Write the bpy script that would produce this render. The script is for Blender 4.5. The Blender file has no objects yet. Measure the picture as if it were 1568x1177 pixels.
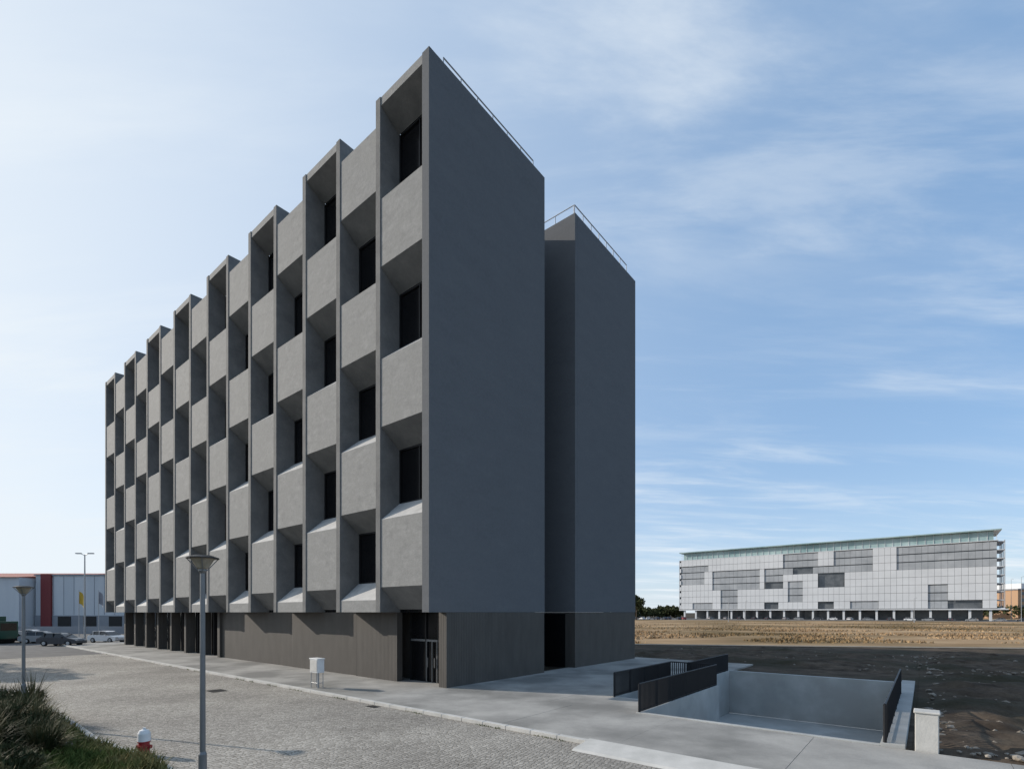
import bpy, bmesh, math, random
import numpy as np
from mathutils import Vector, Matrix, noise
random.seed(7); rng=np.random.default_rng(7)
scene=bpy.context.scene
# ---------------------------------------------------------------- frame of the building
C0=(-3.91,24.015); L=(-.7764,.6302); R=(.6302,.7764)
EYE=3.8
def W(u,s,z): return (C0[0]+L[0]*u+R[0]*s, C0[1]+L[1]*u+R[1]*s, z)
def I(x,y,z): return (x,y,z)
# ---------------------------------------------------------------- materials
def newmat(name):
    m=bpy.data.materials.new(name); m.use_nodes=True
    nt=m.node_tree; b=nt.nodes['Principled BSDF']; return m,nt,b
def N(nt,t,**k):
    n=nt.nodes.new(t)
    for a,v in k.items(): setattr(n,a,v)
    return n
def mat(name,c1,c2=None,scale=1.0,rough=.8,bump=0.0,bscale=None,detail=6,metal=0,spec=.3,ramp=(.35,.65),stretch=(1,1,1),c3=None,s3=.15,rot=0,speck=0):
    m,nt,b=newmat(name)
    b.inputs['Roughness'].default_value=rough; b.inputs['Metallic'].default_value=metal
    b.inputs['Specular IOR Level'].default_value=spec
    if c2 is None: c2=tuple(x*.85 for x in c1)
    tc=N(nt,'ShaderNodeTexCoord'); mp=N(nt,'ShaderNodeMapping')
    mp.inputs['Scale'].default_value=stretch; mp.inputs['Rotation'].default_value=(0,0,rot)
    nt.links.new(tc.outputs['Object'],mp.inputs['Vector'])
    n=N(nt,'ShaderNodeTexNoise'); n.inputs['Scale'].default_value=scale; n.inputs['Detail'].default_value=detail; n.inputs['Roughness'].default_value=.6
    nt.links.new(mp.outputs[0],n.inputs['Vector'])
    r=N(nt,'ShaderNodeValToRGB'); r.color_ramp.elements[0].position=ramp[0]; r.color_ramp.elements[1].position=ramp[1]
    r.color_ramp.elements[0].color=(*c1,1); r.color_ramp.elements[1].color=(*c2,1)
    nt.links.new(n.outputs['Fac'],r.inputs['Fac']); out=r.outputs['Color']
    if c3:
        n3=N(nt,'ShaderNodeTexNoise'); n3.inputs['Scale'].default_value=s3; n3.inputs['Detail'].default_value=5
        nt.links.new(tc.outputs['Object'],n3.inputs['Vector'])
        r3=N(nt,'ShaderNodeValToRGB'); r3.color_ramp.elements[0].position=.45; r3.color_ramp.elements[1].position=.62
        nt.links.new(n3.outputs['Fac'],r3.inputs['Fac'])
        mx=N(nt,'ShaderNodeMixRGB'); nt.links.new(r3.outputs['Color'],mx.inputs['Fac']); nt.links.new(out,mx.inputs['Color1']); mx.inputs['Color2'].default_value=(*c3,1)
        out=mx.outputs['Color']
    if speck:
        ns=N(nt,'ShaderNodeTexNoise'); ns.inputs['Scale'].default_value=7; ns.inputs['Detail'].default_value=6; ns.inputs['Roughness'].default_value=.75
        nt.links.new(tc.outputs['Object'],ns.inputs['Vector'])
        rs=N(nt,'ShaderNodeMapRange'); rs.inputs[1].default_value=.3; rs.inputs[2].default_value=.7; rs.inputs[3].default_value=1-speck; rs.inputs[4].default_value=1+speck
        nt.links.new(ns.outputs['Fac'],rs.inputs[0])
        vm=N(nt,'ShaderNodeVectorMath',operation='SCALE'); nt.links.new(out,vm.inputs[0]); nt.links.new(rs.outputs[0],vm.inputs['Scale']); out=vm.outputs[0]
    nt.links.new(out,b.inputs['Base Color'])
    if bump:
        nb=N(nt,'ShaderNodeTexNoise'); nb.inputs['Scale'].default_value=bscale or scale*6; nb.inputs['Detail'].default_value=8
        nt.links.new(mp.outputs[0],nb.inputs['Vector'])
        bp=N(nt,'ShaderNodeBump'); bp.inputs['Strength'].default_value=bump; bp.inputs['Distance'].default_value=.03
        nt.links.new(nb.outputs['Fac'],bp.inputs['Height']); nt.links.new(bp.outputs[0],b.inputs['Normal'])
    return m
def plain(name,c,rough=.5,metal=0,spec=.4):
    return mat(name,c,tuple(x*.88 for x in c),scale=3,rough=rough,metal=metal,spec=spec)
M={}
M['conc']=mat('dark_render_concrete',(.122,.127,.134),(.140,.145,.152),scale=.45,rough=.85,bump=.35,bscale=10,spec=.2,c3=(.130,.135,.143),s3=3.5,ramp=(.3,.7),stretch=(1,1,3),detail=10,speck=.07)
M['panel']=mat('panel_concrete',(.235,.233,.225),(.315,.31,.298),scale=1.6,rough=.85,bump=.45,bscale=9,spec=.2,c3=(.27,.267,.256),s3=1.1,ramp=(.3,.7),stretch=(1,1,1.8),detail=10,speck=.1)
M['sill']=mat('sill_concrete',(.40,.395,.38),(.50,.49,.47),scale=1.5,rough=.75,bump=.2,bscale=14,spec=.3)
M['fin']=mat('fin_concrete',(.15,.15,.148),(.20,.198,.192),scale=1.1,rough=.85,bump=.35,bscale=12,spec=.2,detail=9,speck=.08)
M['glass']=mat('dark_window_glass',(.006,.006,.007),(.01,.01,.011),scale=.3,rough=.12,spec=.2)
M['frame']=plain('dark_frame_metal',(.02,.02,.021),.5,.3)
M['galv']=plain('galvanised_steel',(.38,.39,.40),.45,.5)
M['pole']=plain('lamp_pole_steel',(.20,.205,.21),.45,.5)
M['whitep']=plain('white_paint',(.75,.75,.74),.5)
M['red']=plain('red_paint',(.32,.025,.03),.5)
M['darkrail']=plain('railing_dark_metal',(.022,.023,.026),.5,.4)
M['pave']=mat('pavement_concrete',(.29,.28,.26),(.40,.385,.355),scale=.5,rough=.9,bump=.25,bscale=18,spec=.2,c3=(.21,.205,.19),s3=.28,detail=10,speck=.06)
M['kerb']=mat('kerb_concrete',(.46,.45,.42),(.56,.545,.51),scale=1.5,rough=.9,bump=.2,bscale=20,spec=.2)
M['pit']=mat('ramp_concrete',(.33,.34,.33),(.45,.455,.44),scale=.6,rough=.85,bump=.15,bscale=12,spec=.2,c3=(.36,.36,.345),s3=.7)
M['soil']=mat('soil',(.045,.034,.025),(.12,.092,.068),scale=.8,rough=1,bump=.8,bscale=5,spec=.1,c3=(.045,.04,.026),s3=.2,detail=10,speck=.25)
M['field']=mat('dry_field',(.26,.17,.095),(.44,.315,.19),scale=.12,rough=1,bump=.8,bscale=2.5,spec=.05,c3=(.16,.115,.06),s3=.035,detail=12,stretch=(.5,1.2,1))
M['track']=mat('dirt_track',(.2,.17,.14),(.28,.25,.2),scale=1,rough=1,bump=.4,spec=.1)
M['asph']=mat('asphalt',(.10,.10,.10),(.15,.148,.145),scale=.8,rough=.9,bump=.2,bscale=30,spec=.2)
M['rock']=mat('rubble_stone',(.12,.10,.08),(.32,.29,.25),scale=1.2,rough=.95,bump=.4,bscale=12,spec=.1)
M['grass']=mat('grass_blades',(.04,.07,.016),(.13,.15,.04),scale=1.5,rough=.8,spec=.1,c3=(.22,.19,.08),s3=.9)
M['leaf']=mat('shrub_leaves',(.022,.03,.012),(.06,.07,.028),scale=2.2,rough=.7,spec=.15,c3=(.15,.125,.06),s3=1.9,ramp=(.4,.7))
M['treeleaf']=mat('tree_foliage',(.03,.04,.018),(.08,.085,.04),scale=.5,rough=.8,spec=.1)
M['bark']=mat('bark',(.07,.055,.04),(.13,.10,.08),scale=6,rough=.9,bump=.5,stretch=(1,1,.2))
M['mound']=mat('mound_soil',(.035,.04,.016),(.09,.08,.04),scale=1.5,rough=1,bump=.6,bscale=8,spec=.1)
M['tire']=plain('tyre_rubber',(.02,.02,.02),.8)
M['lampglass']=mat('lamp_diffuser',(.25,.22,.17),(.34,.30,.24),scale=6,rough=.3)
def ribbed(name,c1,c2,pitch=.12,strength=.3):
    m,nt,b=newmat(name); b.inputs['Roughness'].default_value=.6; b.inputs['Specular IOR Level'].default_value=.3
    tc=N(nt,'ShaderNodeTexCoord'); mp=N(nt,'ShaderNodeMapping'); mp.vector_type='POINT'
    mp.inputs['Rotation'].default_value=(0,0,-math.atan2(L[1],L[0]))
    nt.links.new(tc.outputs['Object'],mp.inputs['Vector'])
    sp=N(nt,'ShaderNodeSeparateXYZ'); nt.links.new(mp.outputs[0],sp.inputs[0])
    ad=N(nt,'ShaderNodeMath',operation='ADD'); nt.links.new(sp.outputs[0],ad.inputs[0]); nt.links.new(sp.outputs[1],ad.inputs[1])
    mu=N(nt,'ShaderNodeMath',operation='MULTIPLY'); nt.links.new(ad.outputs[0],mu.inputs[0]); mu.inputs[1].default_value=2*math.pi/pitch
    si=N(nt,'ShaderNodeMath',operation='SINE'); nt.links.new(mu.outputs[0],si.inputs[0])
    bp=N(nt,'ShaderNodeBump'); bp.inputs['Strength'].default_value=strength; bp.inputs['Distance'].default_value=.015
    nt.links.new(si.outputs[0],bp.inputs['Height']); nt.links.new(bp.outputs[0],b.inputs['Normal'])
    n=N(nt,'ShaderNodeTexNoise'); n.inputs['Scale'].default_value=1.2; n.inputs['Detail'].default_value=6
    mp2=N(nt,'ShaderNodeMapping'); mp2.inputs['Scale'].default_value=(1.6,1.6,.5); nt.links.new(tc.outputs['Object'],mp2.inputs[0]); nt.links.new(mp2.outputs[0],n.inputs['Vector'])
    r=N(nt,'ShaderNodeValToRGB'); r.color_ramp.elements[0].position=.3; r.color_ramp.elements[1].position=.7
    r.color_ramp.elements[0].color=(*c1,1); r.color_ramp.elements[1].color=(*c2,1)
    nt.links.new(n.outputs['Fac'],r.inputs['Fac']); nt.links.new(r.outputs[0],b.inputs['Base Color'])
    return m
M['rib']=ribbed('ribbed_bronze_cladding',(.068,.061,.054),(.086,.078,.069))
def cobble():
    m,nt,b=newmat('granite_cobbles'); b.inputs['Roughness'].default_value=.8; b.inputs['Specular IOR Level'].default_value=.25
    tc=N(nt,'ShaderNodeTexCoord')
    v=N(nt,'ShaderNodeTexVoronoi'); v.inputs['Scale'].default_value=8.5; v.inputs['Randomness'].default_value=.5
    e=N(nt,'ShaderNodeTexVoronoi',feature='DISTANCE_TO_EDGE'); e.inputs['Scale'].default_value=8.5; e.inputs['Randomness'].default_value=.5
    mp=N(nt,'ShaderNodeMapping'); mp.inputs['Rotation'].default_value=(0,0,.5)
    nt.links.new(tc.outputs['Object'],mp.inputs[0])
    for q in (v,e): nt.links.new(mp.outputs[0],q.inputs['Vector'])
    bw=N(nt,'ShaderNodeRGBToBW'); nt.links.new(v.outputs['Color'],bw.inputs[0])
    r=N(nt,'ShaderNodeValToRGB'); r.color_ramp.elements[0].color=(.27,.255,.235,1); r.color_ramp.elements[1].color=(.50,.475,.44,1)
    nt.links.new(bw.outputs[0],r.inputs[0])
    r2=N(nt,'ShaderNodeValToRGB'); r2.color_ramp.elements[0].position=.02; r2.color_ramp.elements[1].position=.13
    nt.links.new(e.outputs['Distance'],r2.inputs[0])
    mx=N(nt,'ShaderNodeMixRGB'); nt.links.new(r2.outputs[0],mx.inputs[0]); mx.inputs[1].default_value=(.15,.14,.12,1); nt.links.new(r.outputs[0],mx.inputs[2])
    n=N(nt,'ShaderNodeTexNoise'); n.inputs['Scale'].default_value=.25; n.inputs['Detail'].default_value=9; nt.links.new(tc.outputs['Object'],n.inputs[0])
    r3=N(nt,'ShaderNodeValToRGB'); r3.color_ramp.elements[0].position=.35; r3.color_ramp.elements[1].position=.65
    r3.color_ramp.elements[0].color=(.75,.73,.70,1); r3.color_ramp.elements[1].color=(1.1,1.08,1.03,1)
    nt.links.new(n.outputs[0],r3.inputs[0])
    m2=N(nt,'ShaderNodeMixRGB',blend_type='MULTIPLY'); m2.inputs[0].default_value=1; nt.links.new(mx.outputs[0],m2.inputs[1]); nt.links.new(r3.outputs[0],m2.inputs[2])
    nt.links.new(m2.outputs[0],b.inputs['Base Color'])
    bp=N(nt,'ShaderNodeBump'); bp.inputs['Strength'].default_value=.5; bp.inputs['Distance'].default_value=.015
    nt.links.new(r2.outputs[0],bp.inputs['Height']); nt.links.new(bp.outputs[0],b.inputs['Normal'])
    return m
M['cobble']=cobble()
# ---------------------------------------------------------------- mesh helper
class MB:
    def __init__(s,T=I): s.v=[];s.f=[];s.m=[];s.ms=[];s.T=T
    def mi(s,k):
        if k not in s.ms: s.ms.append(k)
        return s.ms.index(k)
    def poly(s,pts,k,T=None):
        T=T or s.T; b=len(s.v); s.v+= [T(*p) for p in pts]; s.f.append(tuple(range(b,b+len(pts)))); s.m.append(s.mi(k))
    def box(s,a0,a1,b0,b1,z0,z1,k):
        p=[(a0,b0,z0),(a1,b0,z0),(a1,b1,z0),(a0,b1,z0),(a0,b0,z1),(a1,b0,z1),(a1,b1,z1),(a0,b1,z1)]
        b=len(s.v); s.v+=[s.T(*q) for q in p]; i=s.mi(k)
        for f in ((0,3,2,1),(4,5,6,7),(0,1,5,4),(1,2,6,5),(2,3,7,6),(3,0,4,7)):
            s.f.append(tuple(b+j for j in f)); s.m.append(i)
    def prism(s,prof,a0,a1,k,ks={}): # prof in (b,z), extruded along a
        n=len(prof); b=len(s.v); s.v+=[s.T(a0,*q) for q in prof]+[s.T(a1,*q) for q in prof]; i=s.mi(k)
        s.f.append(tuple(b+j for j in range(n))); s.m.append(i)
        s.f.append(tuple(b+n+j for j in reversed(range(n)))); s.m.append(i)
        for j in range(n):
            s.f.append((b+j,b+(j+1)%n,b+n+(j+1)%n,b+n+j)); s.m.append(s.mi(ks[j]) if j in ks else i)
    def tube(s,p0,p1,r0,r1,k,n=10,cap=True):
        p0=Vector(s.T(*p0));p1=Vector(s.T(*p1)); d=(p1-p0).normalized()
        a=d.orthogonal().normalized(); c=d.cross(a); b=len(s.v); i=s.mi(k)
        for p,r in ((p0,r0),(p1,r1)):
            for j in range(n):
                t=2*math.pi*j/n; s.v.append(tuple(p+a*math.cos(t)*r+c*math.sin(t)*r))
        for j in range(n): s.f.append((b+j,b+(j+1)%n,b+n+(j+1)%n,b+n+j)); s.m.append(i)
        if cap:
            s.f.append(tuple(b+j for j in reversed(range(n)))); s.m.append(i); s.f.append(tuple(b+n+j for j in range(n))); s.m.append(i)
    def obj(s,name,parent=None,bevel=0,recalc=True,smooth=False):
        me=bpy.data.meshes.new(name); me.from_pydata(s.v,[],s.f); 
        for k in s.ms: me.materials.append(M[k])
        me.polygons.foreach_set('material_index',s.m); me.update()
        if recalc:
            bm=bmesh.new(); bm.from_mesh(me); bmesh.ops.recalc_face_normals(bm,faces=bm.faces); bm.to_mesh(me); bm.free()
        o=bpy.data.objects.new(name,me); scene.collection.objects.link(o)
        if parent: o.parent=parent
        if bevel:
            md=o.modifiers.new('b','BEVEL'); md.width=bevel; md.segments=2; md.limit_method='ANGLE'
        if smooth:
            for p in me.polygons: p.use_smooth=True
        return o
def empty(name,loc=(0,0,0)):
    e=bpy.data.objects.new(name,None); scene.collection.objects.link(e); e.location=loc; return e
# ================================================================= MAIN BUILDING
bld=empty('office_building')
Z0=3.8; H=26.69; TOP=Z0+H; D=1.22; NC=15; LEN=.25+3.70*NC+.19
uk=[.25+3.70*k for k in range(NC+1)]
fins=MB(W)
for k in range(1,NC+1): fins.box(uk[k]-.19,uk[k]+.19,0,1.3,Z0,TOP,'fin')
pan=MB(W); win=MB(W); fr=MB(W)
for c in range(NC):
    a0=uk[c]+(.25 if c==0 else .19)+.003; a1=uk[c+1]-.19-.003
    f=.05
    def P(zh,zs,bt=None,bb=None):
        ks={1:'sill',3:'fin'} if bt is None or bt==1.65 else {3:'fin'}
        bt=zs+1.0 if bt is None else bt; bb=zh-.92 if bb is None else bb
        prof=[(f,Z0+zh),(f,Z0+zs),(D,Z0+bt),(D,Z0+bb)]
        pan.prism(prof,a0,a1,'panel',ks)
    if c%2==0:
        P(1.3,4.8,None,.15); P(9.6,13.1); P(17.9,21.4); P(26.25,H,H,25.55)
        wins=[(5.8,8.68),(14.1,16.98),(22.4,25.55)]; gt=26.2
        pan.box(a0,a1,D+.12,D+.19,Z0+25.2,TOP-.01,'conc')
    else:
        P(0,.65,1.65,0); P(5.45,8.95); P(13.75,17.25); P(22.05,25.35,25.35,None)
        wins=[(1.65,4.53),(9.95,12.83),(18.25,21.13)]; gt=25.2
    win.poly([(a0,D+.1,Z0),(a1,D+.1,Z0),(a1,D+.1,Z0+gt),(a0,D+.1,Z0+gt)],'glass')
    for (w0,w1) in wins:
        w0+=Z0;w1+=Z0
        fr.box(a0,a0+.07,D+.02,D+.09,w0,w1,'frame'); fr.box(a1-.07,a1,D+.02,D+.09,w0,w1,'frame')
        fr.box(a0+.07,a1-.07,D+.02,D+.09,w0,w0+.07,'frame'); fr.box(a0+.07,a1-.07,D+.02,D+.09,w1-.07,w1,'frame')
        m=(a0*.5+a1*.5); fr.box(m-.03,m+.03,D+.03,D+.09,w0+.07,w1-.07,'frame')
fins.obj('facade_fins',bld,bevel=.012); pan.obj('facade_panels',bld,bevel=.012); win.obj('window_glass',bld,recalc=False); fr.obj('window_frames',bld)
core=MB(W)
core.box(.0,.5,0,9.39,Z0,TOP,'conc')
core.box(.5,LEN-.01,1.42,9.38,Z0+.0,Z0+25.2,'conc')
core.box(.503,LEN,9.1,9.39,Z0+25.2,TOP-.003,'conc')
core.box(LEN-.4,LEN,1.303,9.09,Z0+.003,TOP,'conc')
# second slab
core.box(0,LEN,12.9,13.2,Z0,TOP,'conc'); core.box(0,.45,13.203,22.0,Z0,TOP,'conc')
core.box(.453,LEN,21.7,21.997,Z0,TOP-.002,'conc'); core.box(.453,LEN-.003,13.203,21.697,Z0,Z0+25.2,'conc')
core.box(3.4,LEN-1,9.393,12.897,0,TOP-.3,'conc')  # unseen link block, brought forward and raised to keep sun off second slab's side
core.obj('rendered_walls',bld,bevel=.01)
gf=MB(W)
gf.box(.02,.56,1.14,9.37,0,Z0-.004,'rib')
gf.box(3.83,7.6,1.14,1.5,0,Z0-.004,'rib')
gf.box(7.603,15.2,1.26,1.6,0,Z0-.004,'rib')
gf.box(15.203,27,1.34,1.7,0,Z0-.004,'rib')
gf.box(27,LEN-.1,2.0,9.3,0,Z0-.004,'glass')
gf.box(.563,26.99,2.4,9.3,0,Z0-.006,'rib')
u=27
while u<LEN:
    gf.box(u-.22,u+.22,1.14,1.9,0,Z0-.004,'rib')
    gf.box(u+1.2,u+1.3,1.7,1.97,0,Z0-.01,'frame'); gf.box(u+2.4,u+2.5,1.7,1.97,0,Z0-.01,'frame')
    u+=3.7
gf.box(.03,LEN-.03,12.93,21.97,0,Z0-.004,'rib')
gf.box(.8,3.3,12.85,12.927,0.1,Z0-.1,'glass')
gf.box(3.3,3.38,9.40,12.84,0,Z0,'frame')
gf.obj('ground_floor_cladding',bld)
dr=MB(W)
dr.box(.563,3.827,2.1,2.16,.1,Z0-.01,'glass')
for a in (.563,1.55,2.5,3.75): dr.box(a,a+.07,2.02,2.097,.1,Z0-.01,'frame')
dr.box(.64,3.74,2.03,2.095,2.25,2.36,'pole')
for a in (1.62,2.0,2.44): dr.box(a,a+.05,2.0,2.05,.12,2.25,'pole')
dr.box(1.75,1.79,1.93,1.97,.9,1.4,'pole'); dr.box(2.28,2.32,1.93,1.97,.9,1.4,'pole')
dr.obj('entrance_door',bld)
rail=MB(W)
def guard(u0,s0,u1,s1,h,z=TOP,n=6,r=.035):
    rail.tube((u0,s0,z+h),(u1,s1,z+h),r,r,'galv',6)
    for i in range(n+1):
        t=i/n; a=u0+(u1-u0)*t;b=s0+(s1-s0)*t; rail.tube((a,b,z-.3),(a,b,z+h),r*.8,r*.8,'galv',6)
guard(.3,1.2,.3,8.6,.65); guard(.3,13.3,.3,21,.9,n=7); guard(.35,13.3,14,13.3,.9,n=9)
rail.obj('roof_guardrail',bld)
# ================================================================= GROUND
g=MB(W)
BIG=3000
def rect(mb,u0,u1,s0,s1,z,k): mb.poly([(u0,s0,z),(u0,s1,z),(u1,s1,z),(u1,s0,z)],k)
rect(g,-BIG,BIG,-BIG,.7,0,'soil')
rect(g,-BIG,-17.2,.7,17.3,0,'soil'); rect(g,-10.1,BIG,.7,3.9,0,'soil')
rect(g,-7.7,BIG,3.9,10.3,0,'soil'); rect(g,-8.6,BIG,10.3,17.3,0,'soil'); rect(g,-BIG,BIG,17.3,BIG,0,'soil')
g.obj('ground',recalc=False)
pv=MB(W)
def slabs(u0,u1,s0,s1,du,ds,z=.1):
    nu=max(1,round((u1-u0)/du)); ns=max(1,round((s1-s0)/ds)); 
    for i in range(nu):
        for j in range(ns):
            a=u0+(u1-u0)*i/nu; b=u0+(u1-u0)*(i+1)/nu; c=s0+(s1-s0)*j/ns; d=s0+(s1-s0)*(j+1)/ns
            pv.box(a+.006,b-.006,c+.006,d-.006,0.0,z+random.uniform(-.003,.003),'pave')
slabs(-45,60,-3.3,1.2,4.2,4.5)
slabs(-10.1,60,1.2,3.9,4.2,2.7)
slabs(-7.55,0.5,3.9,10.3,4,3.2); slabs(-8.4,0.5,10.3,17.6,4.4,3.6); slabs(-8.6,.5,17.6,23,4.5,2.7)
pv.obj('pavement')
kb=MB(W)
u=-10.6
while u<60: kb.box(u,u+.985,-3.5,-3.303,0,.13,'kerb'); u+=1
kb.prism([(-4.3,0.01),(-4.2,.06),(-3.35,.16),(-3.303,.16),(-3.303,0)],-45,-10.62,'kerb')
kb.obj('kerb',bevel=.012)
rd=MB(W); rect(rd,-60,40,-70,-3.5,.008,'cobble'); rd.obj('cobbled_road',recalc=False)
rd=MB(W); rect(rd,40.001,130,-70,60,.006,'asph'); rd.obj('asphalt_road',recalc=False)
# ramp pit
pt=MB(W); ZP=-2.5
pt.box(-10.1,-9.9,1.23,10.3,ZP,.14,'pit'); pt.box(-17.2,-10.103,1.215,1.4,ZP,.14,'pit')
pt.box(-17.75,-17.2,1.215,18,ZP,.2,'pit'); pt.box(-17.197,-8.403,17.3,17.6,ZP,.14,'pit')
pt.box(-8.6,-8.403,10.303,17.297,ZP,.13,'pit'); pt.box(-9.897,-8.403,10.1,10.3,ZP,.12,'pit')
pt.box(-17.2,-8.5,1.0,17.3,ZP-.2,ZP,'pit'); 
pt.box(-9.9,-7.7,3.9,4.05,ZP,.12,'pit'); pt.box(-7.7,-7.56,3.9,10.3,ZP,.125,'pit')
for i in range(14): pt.box(-9.89,-7.71,4.05+i*.3,4.05+(i+1)*.3-.002,ZP,-.17*(i+1),'pit')
pt.obj('parking_ramp',bevel=.012)
def railing(name,u0,s0,u1,s1,z0=.12,h=1.05):
    e=MB(W); ln=math.hypot(u1-u0,s1-s0); du=(u1-u0)/ln; ds=(s1-s0)/ln
    n=int(ln/.11)
    e.tube((u0,s0,z0+h),(u1,s1,z0+h),.03,.03,'darkrail',6); e.tube((u0,s0,z0+.08),(u1,s1,z0+.08),.02,.02,'darkrail',6)
    for i in range(n+1):
        t=i*ln/n; a=u0+du*t;b=s0+ds*t; w=.03 if i%14 else .05
        e.tube((a,b,z0),(a,b,z0+h),w*.9,w*.9,'darkrail',4)
    e.obj(name)
railing('metal_railing',-10.0,1.3,-10.0,10.2)
railing('metal_railing',-7.62,3.9,-7.62,10.2)
railing('metal_railing',-9.95,10.2,-7.62,10.2)
railing('metal_railing',-8.5,10.4,-8.5,17.3)
railing('metal_railing',-17.3,1.3,-17.3,12.5,.2)
cp=MB(W); cp.box(-18.45,-17.95,1.25,1.75,0,1.1,'kerb'); cp.box(-18.48,-17.92,1.22,1.78,1.1,1.16,'kerb'); cp.obj('concrete_pillar',bevel=.02)
# soil relief
def soilgrid(name,u0,u1,s0,s1,st,amp,test=None):
    nu=int((u1-u0)/st)+1; ns=int((s1-s0)/st)+1; v=[];f=[]
    for i in range(nu):
        for j in range(ns):
            a=u0+i*st;b=s0+j*st; x,y,_=W(a,b,0)
            e=min(1,(a-u0)/1.5,(u1-a)/1.5,(b-s0)/1.5,(s1-b)/1.5); e=max(e,0)
            z=.01+e*amp*(.5+.9*noise.noise((x*.25,y*.25,0))+.5*noise.noise((x*.9,y*.9,3))+.35*noise.noise((x*2.6,y*2.6,7)))
            v.append((x,y,max(z,-.05)))
    for i in range(nu-1):
        for j in range(ns-1):
            q=i*ns+j; f.append((q,q+1,q+ns+1,q+ns))
    me=bpy.data.meshes.new(name); me.from_pydata(v,[],f); me.materials.append(M['soil'])
    for p in me.polygons: p.use_smooth=True
    o=bpy.data.objects.new(name,me); scene.collection.objects.link(o)
soilgrid('soil_mounds',-62,-17.8,1.4,46,.3,.34)
soilgrid('soil_mounds',-17.7,3,23.2,40,.3,.3)
# field (beyond the line), world coordinates
fl=MB(); fl.poly([(8,62,.03),(60,53.5,.03),(400,30,.03),(900,330,.03),(-60,330,.03),(-60,90,.03)],'field'); fl.obj('dry_grass_field',recalc=False)
tk=MB(); tk.poly([(8,60,.045),(60,51.5,.045),(300,36,.045),(300,38,.045),(60,53.6,.045),(8,62.1,.045)],'track'); tk.obj('dirt_path',recalc=False)
fr_=MB(); fr_.poly([(-60,268,.06),(60,262,.06),(330,150,.06),(360,160,.06),(120,330,.06),(-60,340,.06)],'asph'); fr_.obj('car_park_road',recalc=False)
# dry tufts along the field
tv=[];tf=[]
for i in range(16000):
    y=62+abs(random.gauss(0,1))*50; x=random.uniform(.22,1.05)*y
    if noise.noise((x*.06,y*.1,2))<-.05: continue
    h=random.uniform(.12,.4); w=random.uniform(.05,.2); a=random.uniform(0,3.14); b=len(tv)
    tv+=[(x-w*math.cos(a),y-w*math.sin(a),.02),(x+w*math.cos(a),y+w*math.sin(a),.02),(x+random.gauss(0,.1),y+random.gauss(0,.1),h)]; tf.append((b,b+1,b+2))
me=bpy.data.meshes.new('dry_grass_tufts'); me.from_pydata(tv,[],tf); me.materials.append(M['field']); scene.collection.objects.link(bpy.data.objects.new('dry_grass_tufts',me))
# rocks
rk=MB()
def rock(mb,x,y,z,r,k):
    b=len(mb.v); bm=bmesh.new(); bmesh.ops.create_icosphere(bm,subdivisions=1,radius=r)
    sx,sy,sz=random.uniform(.7,1.4),random.uniform(.7,1.3),random.uniform(.4,.8)
    for vv in bm.verts:
        q=1+random.uniform(-.25,.25); mb.v.append((x+vv.co.x*sx*q,y+vv.co.y*sy*q,z+vv.co.z*sz*q))
    for ff in bm.faces: mb.f.append(tuple(b+w.index for w in ff.verts)); mb.m.append(mb.mi(k))
    bm.free()
for i in range(2100):
    a=-18.1-abs(random.gauss(0,1))*9; b=random.uniform(1.6,40) if random.random()<.5 else random.uniform(1.6,9)
    x,y,_=W(a,b,0); rock(rk,x,y,.12,random.choice((.04,.05,.07,.15))*random.uniform(.7,1.3),'rock')
for i in range(250):
    a=random.uniform(-18,2); b=random.uniform(23.5,40); x,y,_=W(a,b,0); rock(rk,x,y,.08,random.uniform(.04,.12),'rock')
rk.obj('rubble',recalc=False)
# ================================================================= FOREGROUND VEGETATION
edge=[(-40,30),(-26,24.5),(-17.5,19.4),(-12.2,14.9),(-8.3,12.2),(-5.2,9.2),(-3.4,6),(-3,2)]
def seg(x,y): # signed dist inside vegetation (positive on left/below)
    best=1e9; sgn=1
    for (x0,y0),(x1,y1) in zip(edge,edge[1:]):
        dx,dy=x1-x0,y1-y0; t=max(0,min(1,((x-x0)*dx+(y-y0)*dy)/(dx*dx+dy*dy)))
        d=math.hypot(x-x0-dx*t,y-y0-dy*t)
        if d<best: best=d; sgn=1 if dx*(y-y0)-dy*(x-x0)<0 else -1
    return best*sgn
def mh(x,y):
    d=seg(x,y)
    if d<=0: return -.1
    return min(.95,.02+.2*d)*(1)+.12*noise.noise((x*.5,y*.5,0))*min(1,d)
v=[];f=[];st=.35;X0,X1,Y0,Y1=-42,-2,1,31; nx=int((X1-X0)/st);ny=int((Y1-Y0)/st); idx={}
for i in range(nx):
    for j in range(ny):
        x=X0+i*st;y=Y0+j*st
        v.append((x,y,mh(x,y)))
for i in range(nx-1):
    for j in range(ny-1):
        q=i*ny+j
        if max(v[q][2],v[q+1][2],v[q+ny][2],v[q+ny+1][2])>-.05: f.append((q,q+ny,q+ny+1,q+1))
me=bpy.data.meshes.new('grass_mound'); me.from_pydata(v,[],f); me.materials.append(M['mound'])
for p in me.polygons:p.use_smooth=True
scene.collection.objects.link(bpy.data.objects.new('grass_mound',me))
ke=MB()
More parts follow.
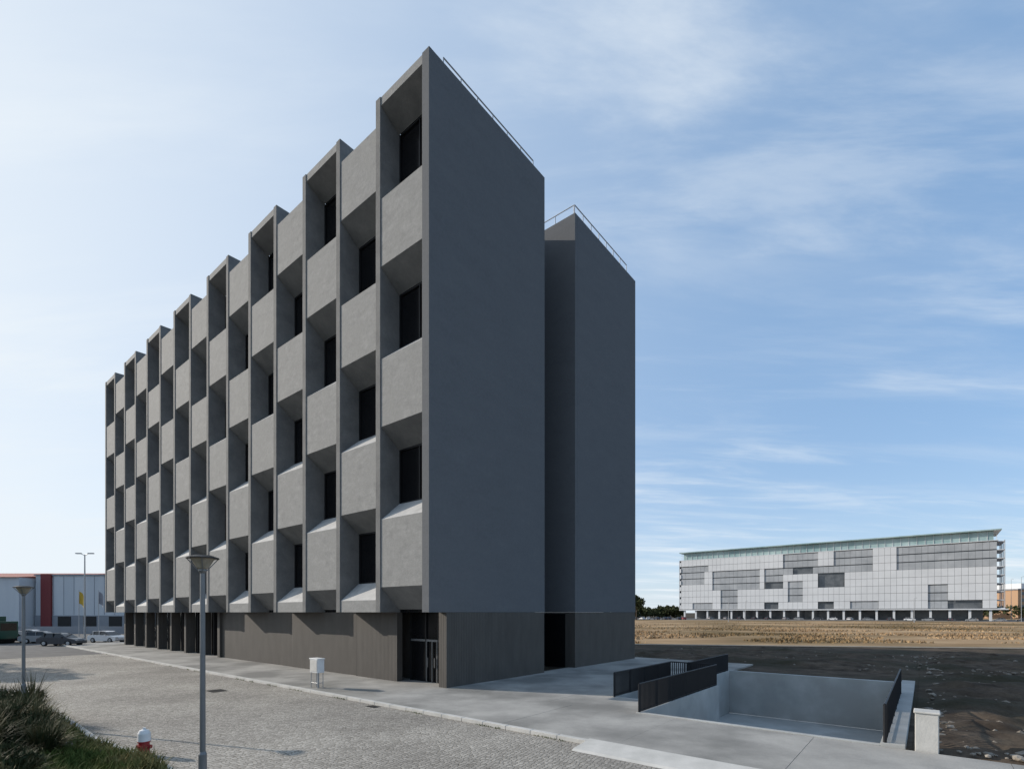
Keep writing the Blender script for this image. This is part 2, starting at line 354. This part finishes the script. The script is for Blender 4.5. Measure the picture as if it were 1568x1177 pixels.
for (x0,y0),(x1,y1) in zip(edge,edge[1:]):
    n=int(math.hypot(x1-x0,y1-y0)/1.0)
    for i in range(n):
        ta=i/n; tb=(i+.985)/n
        a=Vector((x0+(x1-x0)*ta,y0+(y1-y0)*ta,0)); b=Vector((x0+(x1-x0)*tb,y0+(y1-y0)*tb,0)); nn=(b-a).normalized().cross(Vector((0,0,1)))*.09
        q=[a-nn,b-nn,b+nn,a+nn]; base=len(ke.v)
        ke.v+=[tuple(p) for p in q]+[(p.x,p.y,.13) for p in q]
        for ff in ((0,3,2,1),(4,5,6,7),(0,1,5,4),(1,2,6,5),(2,3,7,6),(3,0,4,7)): ke.f.append(tuple(base+t for t in ff)); ke.m.append(ke.mi('kerb'))
ke.obj('kerb',bevel=.012)
def tri_mesh(name,verts,faces,k,parent=None):
    me=bpy.data.meshes.new(name); me.from_pydata(verts,[],faces); me.materials.append(M[k])
    o=bpy.data.objects.new(name,me); scene.collection.objects.link(o)
    if parent:o.parent=parent
    return o
gv=[];gfc=[]
cnt=0
while cnt<46000:
    y=random.uniform(6,24); x=random.uniform(-1.08*y-1,-3)
    d=seg(x,y)
    if d<.1: continue
    if noise.noise((x*.7,y*.7,5))<-.25 and random.random()<.8: continue
    if y>15 and random.random()<.4: continue
    z=mh(x,y); h=random.uniform(.08,.34)*(1+1.2*max(0,noise.noise((x*.4,y*.4,1)))); w=random.uniform(.008,.018)*(1+y*.03); a=random.uniform(0,6.28)
    lx,ly=random.gauss(0,.1),random.gauss(0,.1); b=len(gv); c,s_=math.cos(a)*w,math.sin(a)*w
    gv+=[(x-c,y-s_,z-.02),(x+c,y+s_,z-.02),(x+lx*.5+c*.7,y+ly*.5+s_*.7,z+h*.6),(x+lx*.5-c*.7,y+ly*.5-s_*.7,z+h*.6),(x+lx*1.4,y+ly*1.4,z+h)]
    gfc+=[(b,b+1,b+2,b+3),(b+3,b+2,b+4)]; cnt+=1
# weeds in the joint between cobbles and kerb
for i in range(1500):
    a=random.choice((random.uniform(-10,40),random.uniform(-10,20))); 
    if noise.noise((a*.8,0,4))<.05: continue
    x,y,_=W(a,-3.53-abs(random.gauss(0,.04)),0); h=random.uniform(.03,.09); b=len(gv); w=.012
    gv+=[(x-w,y,0),(x+w,y,0),(x+random.gauss(0,.03),y+random.gauss(0,.03),h)]; gfc.append((b,b+1,b+2))
tri_mesh('grass',gv,gfc,'grass')
def leaves(cx,cy,cz,rx,ry,rz,n,size,clumps=14,narrow=.35,up=.5):
    v=[];f=[]
    cl=[]
    for i in range(clumps):
        t=rng.normal(size=3); t/=np.linalg.norm(t); t*=rng.uniform(.3,.85); t[2]=abs(t[2])if random.random()<.7 else t[2]
        cl.append((t,rng.uniform(.22,.42)))
    for i in range(n):
        t,r=cl[rng.integers(len(cl))]
        o=rng.normal(size=3); o/=np.linalg.norm(o); p=t+o*r*rng.uniform(.5,1.05)
        P=Vector((cx+p[0]*rx,cy+p[1]*ry,cz+p[2]*rz))
        d=Vector(rng.normal(size=3)); d.z+=up; d.normalize(); q=d.orthogonal().normalized(); q.rotate(Matrix.Rotation(rng.uniform(0,6.28),3,d))
        L_=size*rng.uniform(.6,1.4); b=len(v)
        v+=[tuple(P),tuple(P+d*L_*.5+q*L_*narrow),tuple(P+d*L_),tuple(P+d*L_*.5-q*L_*narrow)]; f.append((b,b+1,b+2,b+3))
    return v,f
# clumps of arching, sword-like blades
def spiky(x,y,r,h,n):
    z0=max(0,mh(x,y)); e=empty('spiky_shrub'); v=[];f=[]
    cs=[(x+random.gauss(0,.45)*r,y+random.gauss(0,.45)*r,random.uniform(.6,1)) for _ in range(9)]
    for i in range(n):
        cx,cy,sc=random.choice(cs); a=random.uniform(0,6.283); lean=random.uniform(.1,1.15); ln=h*sc*random.uniform(.6,1.05); w=random.uniform(.009,.02)
        d=Vector((math.cos(a),math.sin(a),0)); side=Vector((-d.y,d.x,0)); P=Vector((cx,cy,z0-.05))+d*random.uniform(0,.12); th=lean*.55; b=len(v); seg_n=4
        for k in range(seg_n+1):
            ww=w*(1-(k/seg_n)**2)+.001
            v+= [tuple(P-side*ww),tuple(P+side*ww)]
            P=P+(d*math.sin(th)+Vector((0,0,math.cos(th))))*ln/seg_n; th+=lean*.38
        for k in range(seg_n): q=b+2*k; f.append((q,q+1,q+3,q+2))
    tri_mesh('blades',v,f,'leaf',e)
    vv,ff=leaves(x,y,z0+h*.22,r*.9,r*.9,h*.36,n*3,.13,narrow=.14,up=.8,clumps=16); tri_mesh('undergrowth',vv,ff,'leaf',e)
for x,y,r,h,n in ((-14.6,15.2,1.1,1.5,1500),(-13.3,13.2,1.2,1.5,1700),(-11.6,11.8,.9,1.2,1500),(-16.8,16.8,1.2,1.7,1300),(-12.0,10.9,1.0,1.45,1600),(-10.3,10.2,.6,.9,900),(-9.2,8.9,.8,.95,1000),(-15.2,13.6,1.2,1.6,1400)):
    spiky(x,y,r,h,n)
rk2=MB()
for i in range(26): 
    x=-11.6+random.gauss(0,.8); y=13.2+random.gauss(0,.6); rock(rk2,x,y,mh(x,y)+.05,random.uniform(.06,.2),'rock')
rk2.obj('field_stones',recalc=False)
# trees
def tree(name,x,y,h,n=5000,leaf=.35,k='treeleaf'):
    e=empty(name); t=MB(); t.tube((x,y,0),(x+.1,y,h*.45),h*.022,h*.014,'bark',9)
    for i in range(14):
        a=random.uniform(0,6.28); z0=h*random.uniform(.28,.55); r=h*random.uniform(.15,.3)
        t.tube((x+.05,y,z0),(x+math.cos(a)*r,y+math.sin(a)*r,z0+h*random.uniform(.15,.4)),h*.009,h*.002,'bark',5)
    t.obj('trunk',e)
    vv,ff=leaves(x,y,h*.66,h*.34,h*.34,h*.36,n,leaf,clumps=22); tri_mesh('crown',vv,ff,k,e)
tree('tree',-41,33.5,7.5,4500,.3); tree('tree',-50,39,8.5,4500,.3); tree('tree',-36,26.5,6,3000,.28)
# distant tree line
dv=[];df=[]
for i in range(60):
    x=random.uniform(70,115); y=random.uniform(335,380); h=random.uniform(4,9)
    vv,ff=leaves(x,y,h*.5,h*.55,h*.55,h*.5,160,1.6,8); b=len(dv); dv+=vv; df+=[tuple(b+q for q in w) for w in ff]
for i in range(70):
    x=random.uniform(280,420); y=random.uniform(290,330); h=random.uniform(5,10)
    vv,ff=leaves(x,y,h*.5,h*.6,h*.6,h*.5,140,1.6,8); b=len(dv); dv+=vv; df+=[tuple(b+q for q in w) for w in ff]
for i in range(60):
    x=random.uniform(-330,-120); y=random.uniform(200,260); h=random.uniform(5,8)
    vv,ff=leaves(x,y,h*.5,h*.6,h*.6,h*.5,140,1.6,8); b=len(dv); dv+=vv; df+=[tuple(b+q for q in w) for w in ff]
tri_mesh('distant_trees',dv,df,'treeleaf')
tree('tree',60.5,248,12,3000,.8)
# ================================================================= STREET FURNITURE
def lathe(mb,x,y,prof,k,n=24):
    b=len(mb.v); i=mb.mi(k)
    for r,z in prof:
        for j in range(n):
            t=2*math.pi*j/n; mb.v.append((x+r*math.cos(t),y+r*math.sin(t),z))
    for a in range(len(prof)-1):
        for j in range(n): mb.f.append((b+a*n+j,b+a*n+(j+1)%n,b+(a+1)*n+(j+1)%n,b+(a+1)*n+j)); mb.m.append(i)
def lamp(x,y,z0,zt,hw=.275):
    e=empty('street_lamp'); p=MB()
    lathe(p,x,y,[(.0,z0),(.16,z0),(.16,z0+.04),(.075,z0+.06),(.07,z0+1.1),(.05,z0+1.15),(.042,zt-.34),(.05,zt-.32),(.07,zt-.29),(.07,zt-.26),(0,zt-.26)],'pole'); p.obj('pole',e,smooth=False)
    d=MB(); lathe(d,x,y,[(.06,zt-.26),(.1,zt-.23),(hw*.72,zt-.06),(hw*.72,zt-.05)],'lampglass'); d.obj('diffuser',e)
    c=MB(); lathe(c,x,y,[(hw*.7,zt-.05),(hw,zt-.06),(hw,zt-.045),(hw*.55,zt),(0,zt)],'frame')
    for j in range(4):
        a=j*math.pi/2+.5; c.tube((x+.07*math.cos(a),y+.07*math.sin(a),zt-.28),(x+hw*.96*math.cos(a),y+hw*.96*math.sin(a),zt-.05),.009,.009,'pole',5)
    c.obj('cap',e)
lamp(-5.77,9.5,max(0,mh(-5.77,9.5)),4.86); lamp(-16.3,17.0,mh(-16.3,17),4.68)
# tall lamp posts
def tall(x,y,h,arms=2):
    t=MB(); t.tube((x,y,0),(x,y,h),.11,.06,'galv',10); t.tube((x,y,0),(x,y,.5),.16,.16,'galv',10)
    for sgn in ((-1,1) if arms==2 else (1,)):
        t.tube((x,y,h-.1),(x+sgn*.5,y,h+.15),.04,.035,'galv',6); t.box(x+sgn*.75-.3,x+sgn*.75+.3,y-.15,y+.15,h+.1,h+.22,'galv')
    t.obj('tall_street_lamp')
tall(-52,62,10.8)
for x,y,h in ((85,200,9),(150,190,9),(205,205,18),(110,240,9),(245,250,20)): tall(x,y,h,1)
# fire hydrant
hx,hy=-9.75,13.5; hz=max(0,mh(hx,hy)); hy_=MB()
lathe(hy_,hx,hy,[(0,hz),(.17,hz),(.17,hz+.05),(.13,hz+.07),(.125,hz+.36),(.15,hz+.37),(.15,hz+.4)],'red',20)
lathe(hy_,hx,hy,[(.15,hz+.4),(.145,hz+.6),(.11,hz+.68),(.035,hz+.71),(.035,hz+.75),(0,hz+.75)],'whitep',20)
hy_.tube((hx-.19,hy,hz+.25),(hx+.19,hy,hz+.25),.05,.05,'red',12); hy_.tube((hx,hy-.18,hz+.24),(hx,hy,hz+.24),.06,.06,'red',12)
hy_.obj('fire_hydrant')
# utility cabinet on stand
cb=MB(W); cu,cs=5.1,-2.75
cb.box(cu-.35,cu+.35,cs-.18,cs+.18,.85,1.5,'whitep'); cb.box(cu-.38,cu+.38,cs-.21,cs+.21,1.5,1.55,'whitep')
cb.box(cu-.32,cu+.32,cs-.2,cs-.183,.9,1.46,'kerb')
for a in (-.3,.3):
    for b in (-.14,.14): cb.tube((cu+a,cs+b,.1),(cu+a,cs+b,.85),.02,.02,'galv',6)
    cb.tube((cu+a,cs-.14,.35),(cu+a,cs+.14,.35),.015,.015,'galv',6)
cb.tube((cu-.3,cs-.14,.35),(cu+.3,cs-.14,.35),.015,.015,'galv',6); cb.tube((cu-.1,cs,.1),(cu-.1,cs,.85),.05,.05,'galv',8)
cb.obj('electrical_cabinet',bevel=.008)
mh_=MB(W); mh_.box(8,8.9,-6.4,-5.7,0,.016,'frame'); mh_.obj('manhole_cover')
mh_=MB(W); mh_.box(-1.2,-.6,-3.95,-3.6,0,.014,'frame'); mh_.obj('storm_drain_grate')
# flags
def flag(x,y,h,k):
    e=empty('flagpole'); p=MB(); p.tube((x,y,0),(x,y,h),.06,.035,'galv',8); p.obj('pole',e)
    c=MB(); n=10; hh=1.9
    for i in range(n):
        a=i/n*.9;b=(i+1)/n*.9; ya=.2*math.sin(a*5);yb=.2*math.sin(b*5)
        c.poly([(x+a,y+ya,h-.2-a*.8),(x+b,y+yb,h-.2-b*.8),(x+b,y+yb,h-.2-b*.8-hh),(x+a,y+ya,h-.2-a*.8-hh)],k)
    c.obj('cloth',e,recalc=False)
M['yellow']=plain('yellow_cloth',(.6,.4,.06),.8); M['greycl']=plain('grey_cloth',(.3,.3,.33),.8)
flag(-68,80,7.3,'yellow'); flag(-65.4,80.6,7.3,'greycl')
# ================================================================= CARS
def carmat(n,c): M[n]=mat(n,c,tuple(x*.95 for x in c),scale=1,rough=.28,spec=.5)
carmat('car_white',(.7,.7,.7)); carmat('car_dark',(.03,.035,.045)); carmat('car_grey',(.25,.26,.27)); carmat('car_red',(.3,.03,.03))
M['carglass']=mat('car_glass',(.015,.018,.02),(.02,.022,.025),rough=.1,spec=.5); M['chrome']=plain('headlamp',(.6,.6,.6),.2)
def car(x,y,rot,k,scale=1):
    e=empty('parked_car',(x,y,0)); e.rotation_euler=(0,0,rot)
    b=MB(lambda u,s,z:(s*scale,u*scale,z*scale))
    low=[(-2.1,.3),(-2.15,.55),(-2.08,.85),(-1.95,.93),(-1.2,.97),(.95,.95),(1.9,.78),(2.1,.6),(2.12,.35),(2.0,.25),(1.68,.25),(1.62,.5),(1.3,.62),(.98,.5),(.92,.22),(-.92,.22),(-.98,.5),(-1.3,.62),(-1.62,.5),(-1.68,.28)]
    b.prism(low,-.86,.86,k)
    cab=[(-1.85,.93),(-1.45,1.36),(-.9,1.45),(.1,1.44),(.45,1.36),(1.15,.93)]
    n=len(cab); base=len(b.v)
    for sgn in (-1,1):
        for (a,z) in cab: b.v.append(b.T(sgn*(.82-(z-.93)*.32),a,z))
    b.f.append(tuple(base+j for j in range(n)));b.m.append(b.mi('carglass')); b.f.append(tuple(base+n+j for j in range(n)));b.m.append(b.mi('carglass'))
    for j in range(n-1):
        kk=k if j in(1,2,3) else 'carglass'; b.f.append((base+j,base+j+1,base+n+j+1,base+n+j)); b.m.append(b.mi(kk))
    for sgn in (-1,1):
        for a in (-.35,-1.3):
            b.prism([(a-.03,.95),(a+.03,.95),(a+.03,1.42),(a-.03,1.42)],sgn*.68,sgn*.83,k)
        b.box(sgn*.62-.04,sgn*.62+.04,-1.5,.4,1.4,1.45,k)
        b.box(sgn*.6-.16,sgn*.6+.16,2.0,2.13,.58,.72,'chrome'); b.box(sgn*.68-.12,sgn*.68+.12,-2.17,-2.05,.65,.85,'red')
        b.box(sgn*.86,sgn*1.0,.6,.75,.92,1.04,k)
        for a in (-1.3,1.3):
            b.tube((sgn*.66,a,.32),(sgn*.88,a,.32),.32,.32,'tire',18); b.tube((sgn*.87,a,.32),(sgn*.895,a,.32),.2,.19,'galv',10)
    b.obj('body',e,bevel=.03)
def px(x,y,z=0): d=(EYE-z)*780/(y-937); return ((x-784)/780*d,d)
for (xx,yy,rot,k) in ((95,988,.05,'car_dark'),(50,980,.1,'car_white'),(66,984,.3,'car_grey'),(165,983,-.2,'car_white'),(25,983,.1,'car_dark'),(10,976,.1,'car_white')):
    X,Y=px(xx,yy); car(X,Y,rot,k)
cols=['car_white','car_dark','car_grey','car_red','car_grey','car_white','car_dark','car_dark']
for i in range(9): car(60+i*3.6,262+random.uniform(-3,3),1.57+random.uniform(-.2,.2),random.choice(cols))
for i in range(26): car(112+i*5.6+random.uniform(-1,1),285-i*4.6,random.choice((.7,-.7,2.4))+random.uniform(-.1,.1),random.choice(cols))
# green truck far left
tr=empty('green_truck'); t=MB(); M['green']=plain('green_paint',(.02,.08,.05),.4)
X,Y=px(-22,985)
t.box(X-5.5,X+1.2,Y-1.1,Y+1.3,.9,3.3,'green'); t.prism([(Y-1.1,.6),(Y+1.3,.6),(Y+1.3,2.7),(Y-1.1,2.7)],X+1.4,X+2.7,'green')
t.prism([(Y-1.12,1.6),(Y-1.11,1.6),(Y-1.11,2.4),(Y-1.12,2.4)],X+1.6,X+2.4,'carglass'); t.box(X+2.7,X+2.72,Y-.9,Y+1.1,1.6,2.5,'carglass')
t.box(X-5.4,X+2.6,Y-.8,Y+1.0,.5,.9,'frame')
for a in (-4.5,-3.4,1.9): t.tube((X+a,Y-1.1,.5),(X+a,Y+1.3,.5),.5,.5,'tire',16)
t.obj('body',tr,bevel=.03)
# ================================================================= WAREHOUSE
M['wh']=mat('warehouse_sheet',(.50,.52,.54),(.58,.59,.60),scale=.4,rough=.5,stretch=(1,1,.1)); M['whgrey']=mat('warehouse_grey',(.22,.23,.25),(.28,.29,.31),scale=.3,rough=.6)
M['rroof']=plain('red_roof',(.35,.12,.09),.8); M['dred']=plain('dark_red_panel',(.20,.035,.035),.6)
wh=empty('warehouse'); w=MB()
w.box(-93.5,-60,100,150,3.2,11.0,'wh'); w.box(-93.6,-59.9,99.9,150.1,0,3.2,'whgrey'); w.box(-93.7,-59.8,99.8,150.2,11.0,11.25,'whgrey')
w.box(-92.2,-90.2,99.6,100.2,0,11.3,'dred')
w.prism([(97,0),(150,0),(150,10.5),(97,10.5)],-150,-93.9,'wh')
for i in range(14): w.box(-150+i*4,-149.9+i*4,96.93,97.0,0.2,10.4,'whgrey')
for i in range(6): w.box(-89+i*5,-86.5+i*5,99.8,99.897,0.05,3.0,'frame'); 
for i in range(16): w.box(-90+i*2,-89.96+i*2,99.95,99.998,3.3,10.9,'whgrey')
w.obj('walls',wh)
r_=MB(); r_.prism([(96.5,10.5),(123,13.2),(150.5,10.5)],-150.4,-93.8,'rroof'); r_.obj('roof',wh)
hd=MB(); hd.box(-120,-58,90,90.3,0,1.3,'whgrey'); hd.obj('boundary_wall')
# ================================================================= DISTANT OFFICE BUILDING
PL=Vector((102.3,308,0)); PR=Vector((209.5,220,0)); ax=(PR-PL); LN=ax.length; ax.normalize(); nx_=Vector((-ax.y,ax.x,0))*1 # depth away
if nx_.dot(PL)<0: nx_=-nx_
def T2(a,b,z): p=PL+ax*a+nx_*b; return (p.x,p.y,z)
M['dwhite']=mat('white_cladding_screen',(.58,.59,.60),(.66,.67,.68),scale=.1,rough=.6); M['dgrey']=mat('grey_louvres',(.31,.325,.34),(.42,.435,.45),scale=.15,rough=.5)
M['ddark']=mat('distant_dark_glass',(.08,.09,.10),(.15,.16,.17),scale=.3,rough=.15,spec=.5); M['dteal']=mat('teal_roof_glass',(.20,.31,.31),(.40,.51,.50),scale=.1,rough=.15,spec=.6)
do=empty('glass_office_block'); b=MB(T2)
b.box(0,LN,1.2,24,5.4,35.0,'ddark'); 
b.box(1,LN-1,1.5,22,35.0,39.3,'dteal')
b.box(-1,LN+1.5,-.6,25,39.3,39.8,'dteal'); b.box(-.5,LN+.5,0,24.5,34.8,35.1,'dwhite'); b.box(-1,LN+3.5,-.6,25,4.9,5.4,'dwhite')
b.box(6,LN-4,8,22,0,4.9,'ddark')
for i in range(21): b.box(2+i*(LN-4)/20-.45,2+i*(LN-4)/20+.45,.2,1.1,0,4.9,'dwhite')
b.obj('structure',do)
p=MB(T2); NCOL=60; cw=LN/NCOL; rows=8; rh=(34.8-5.6)/rows
patch=[(.40,1.0,5,8,'dgrey'),(.69,.744,5.5,8,'dwhite'),(.51,.56,6.5,8,'dwhite'),(.51,.593,3,5,'ddark'),(.51,.593,5,6.5,'dgrey'),
 (.0,.10,4,6,'dgrey'),(.14,.32,3,6,'dgrey'),(.33,.40,3,4,'ddark'),(.33,.40,4,6,'dgrey'),(.05,.14,0,1,'dgrey'),(.17,.24,0,3,'dgrey'),(.33,.38,0,1.5,'ddark'),(.42,.47,1,4,'dgrey'),(.51,.56,0,1,'ddark'),
 (.61,.70,0,1,'dgrey'),(.84,.89,0,3,'dgrey'),(.89,.96,0,1,'ddark'),(.44,.50,5,6,'ddark'),(.0,.12,6,7,'dgrey')]
for r in range(rows):
    for c in range(NCOL):
        x=(c+.5)/NCOL; k='dwhite'
        for a,b_,r0,r1,kk in patch:
            if a<=x<b_ and r0<=r+.5<r1: k=kk
        if k=='ddark' : continue
        z=5.6+r*rh; bb=.0 if k=='dwhite' else .35
        p.box(c*cw+.04,(c+1)*cw-.04,bb,bb+.12,z+.06,z+rh-(.06 if k=='dwhite' else .4),k)
p.obj('facade_screens',do)
q=MB(T2)
for i in range(47): q.box(i*LN/46-.08,i*LN/46+.08,1.3,1.48,35.1,39.3,'dwhite')
for r in range(9): q.box(LN+.1,LN+2.6,.5,20,5.4+r*rh*.99,5.7+r*rh*.99,'dwhite')
for a in (.5,7,14,19.8): q.box(LN+2.3,LN+2.6,a,a+.3,5.7,35.0,'dgrey')
for r in range(8): q.box(-.9,-.1,0,1.0,5.7+r*rh,5.7+r*rh+2.4,'dwhite')
q.box(-1.2,-.9,0,24,5.4,35.0,'dgrey')
q.obj('trim',do)
# small buildings at the right
M['orange']=plain('ochre_render',(.42,.27,.17),.9)
sb=empty('low_apartment_block'); s=MB()
s.box(298,360,300,325,0,17,'orange'); s.box(297.5,360.5,299.5,325.5,17,17.8,'whgrey'); s.box(302,318,302,320,17.8,21,'dwhite')
for i in range(14):
    for j in range(4): s.box(300+i*4.2,302+i*4.2,299.85,299.98,2.5+j*3.8,4.4+j*3.8,'ddark')
s.obj('walls',sb)
sb=empty('low_house'); s=MB(); s.box(78,92,362,375,0,6,'dwhite'); s.prism([(361,6),(368,9),(376,6)],77,93,'rroof'); s.box(81,83,361.8,361.99,2,4,'ddark'); s.box(87,89,361.8,361.99,2,4,'ddark'); s.obj('walls',sb)
# ================================================================= LIGHT / SKY
el=math.radians(23); dirx,diry=.955,-.297
sd=Vector((dirx*math.cos(el),diry*math.cos(el),-math.sin(el)))
sun=bpy.data.lights.new('sun','SUN'); sun.energy=4.5; sun.angle=math.radians(.53); sun.color=(1,.91,.80)
so=bpy.data.objects.new('sun',sun); scene.collection.objects.link(so); so.rotation_euler=sd.to_track_quat('-Z','Y').to_euler(); so.location=(-60,20,60)
wd=bpy.data.worlds.new('World'); scene.world=wd; wd.use_nodes=True; nt=wd.node_tree; nt.nodes.clear()
sky=N(nt,'ShaderNodeTexSky',sky_type='NISHITA'); sky.sun_disc=False; sky.sun_elevation=el; sky.sun_rotation=math.atan2(-dirx,-diry); sky.dust_density=.5; sky.air_density=1.0; sky.ozone_density=2.5; sky.altitude=50
bg=N(nt,'ShaderNodeBackground'); bg.inputs[1].default_value=.15; nt.links.new(sky.outputs[0],bg.inputs[0])
tc=N(nt,'ShaderNodeTexCoord'); sp=N(nt,'ShaderNodeSeparateXYZ'); nt.links.new(tc.outputs['Generated'],sp.inputs[0])
def MA(op,a,b=None,c=None):
    n=N(nt,'ShaderNodeMath',operation=op)
    for i,x in enumerate((a,b,c)):
        if x is None: continue
        if isinstance(x,(int,float)): n.inputs[i].default_value=x
        else: nt.links.new(x,n.inputs[i])
    return n.outputs[0]
zz=MA('ADD',MA('MAXIMUM',sp.outputs[2],0.0),.12)
cx=MA('DIVIDE',sp.outputs[0],zz); cy=MA('DIVIDE',sp.outputs[1],zz)
cm=N(nt,'ShaderNodeCombineXYZ'); nt.links.new(cx,cm.inputs[0]); nt.links.new(cy,cm.inputs[1])
def cloud(rot,sc,scale,lo,hi,off,dist=.6,det=7,ro=.55):
    mp=N(nt,'ShaderNodeMapping'); mp.inputs['Rotation'].default_value=(0,0,rot); mp.inputs['Scale'].default_value=sc; mp.inputs['Location'].default_value=off
    nt.links.new(cm.outputs[0],mp.inputs[0])
    n=N(nt,'ShaderNodeTexNoise'); n.inputs['Scale'].default_value=scale; n.inputs['Detail'].default_value=det; n.inputs['Roughness'].default_value=ro; n.inputs['Distortion'].default_value=dist
    nt.links.new(mp.outputs[0],n.inputs[0])
    mr=N(nt,'ShaderNodeMapRange',interpolation_type='SMOOTHSTEP'); nt.links.new(n.outputs[0],mr.inputs[0]); mr.inputs[1].default_value=lo; mr.inputs[2].default_value=hi
    return mr.outputs[0]
c1=cloud(-.75,(.38,1.5,1),1.8,.44,.70,(3.1,1.7,0),.4,9,.6); c2=cloud(.35,(.4,1.6,1),2.4,.49,.72,(7,2,1),.3,9,.6)
pm=cloud(0,(1,1,1),.6,.42,.60,(5.3,9.1,2),.2,3)
# cirrus band lies over the east side
east=N(nt,'ShaderNodeMapRange',interpolation_type='SMOOTHSTEP'); nt.links.new(sp.outputs[0],east.inputs[0]); east.inputs[1].default_value=-.25; east.inputs[2].default_value=.35
cc=MA('MULTIPLY',MA('ADD',MA('MULTIPLY',MA('MULTIPLY',c1,MA('MULTIPLY_ADD',pm,.75,.25)),.85),MA('MULTIPLY',c2,.38)),MA('MULTIPLY_ADD',east.outputs[0],.8,.2))
hz=MA('POWER',MA('SUBTRACT',1.0,MA('MAXIMUM',sp.outputs[2],0.0)),8.0)
dv_=N(nt,'ShaderNodeVectorMath',operation='DOT_PRODUCT'); nt.links.new(tc.outputs['Generated'],dv_.inputs[0]); dv_.inputs[1].default_value=tuple(-sd)
veil=MA('POWER',MA('MAXIMUM',MA('MULTIPLY_ADD',dv_.outputs['Value'],.5,.5),0.0),4.0)
b3=N(nt,'ShaderNodeBackground'); b3.inputs[0].default_value=(.34,.60,.98,1); b3.inputs[1].default_value=.95
b2=N(nt,'ShaderNodeBackground'); b2.inputs[0].default_value=(.87,.94,1,1); b2.inputs[1].default_value=.97
mx0=N(nt,'ShaderNodeMixShader'); mx0.inputs[0].default_value=.5; nt.links.new(bg.outputs[0],mx0.inputs[1]); nt.links.new(b3.outputs[0],mx0.inputs[2])
white=MA('MINIMUM',MA('ADD',MA('ADD',MA('MULTIPLY',cc,.75),MA('MULTIPLY',hz,.55)),MA('MULTIPLY',veil,1.0)),.95)
mx=N(nt,'ShaderNodeMixShader'); nt.links.new(white,mx.inputs[0]); nt.links.new(mx0.outputs[0],mx.inputs[1]); nt.links.new(b2.outputs[0],mx.inputs[2])
ow=N(nt,'ShaderNodeOutputWorld'); nt.links.new(mx.outputs[0],ow.inputs[0])
# ================================================================= CAMERA
cam=bpy.data.cameras.new('camera'); co=bpy.data.objects.new('camera',cam); scene.collection.objects.link(co)
co.location=(0,0,EYE); co.rotation_euler=(math.radians(90),0,0); cam.sensor_width=36; cam.lens=780/1568*36; cam.shift_y=348.5/1568; cam.clip_start=.1; cam.clip_end=6000
scene.camera=co
scene.view_settings.view_transform='Standard'; scene.view_settings.look='None'; scene.view_settings.exposure=0
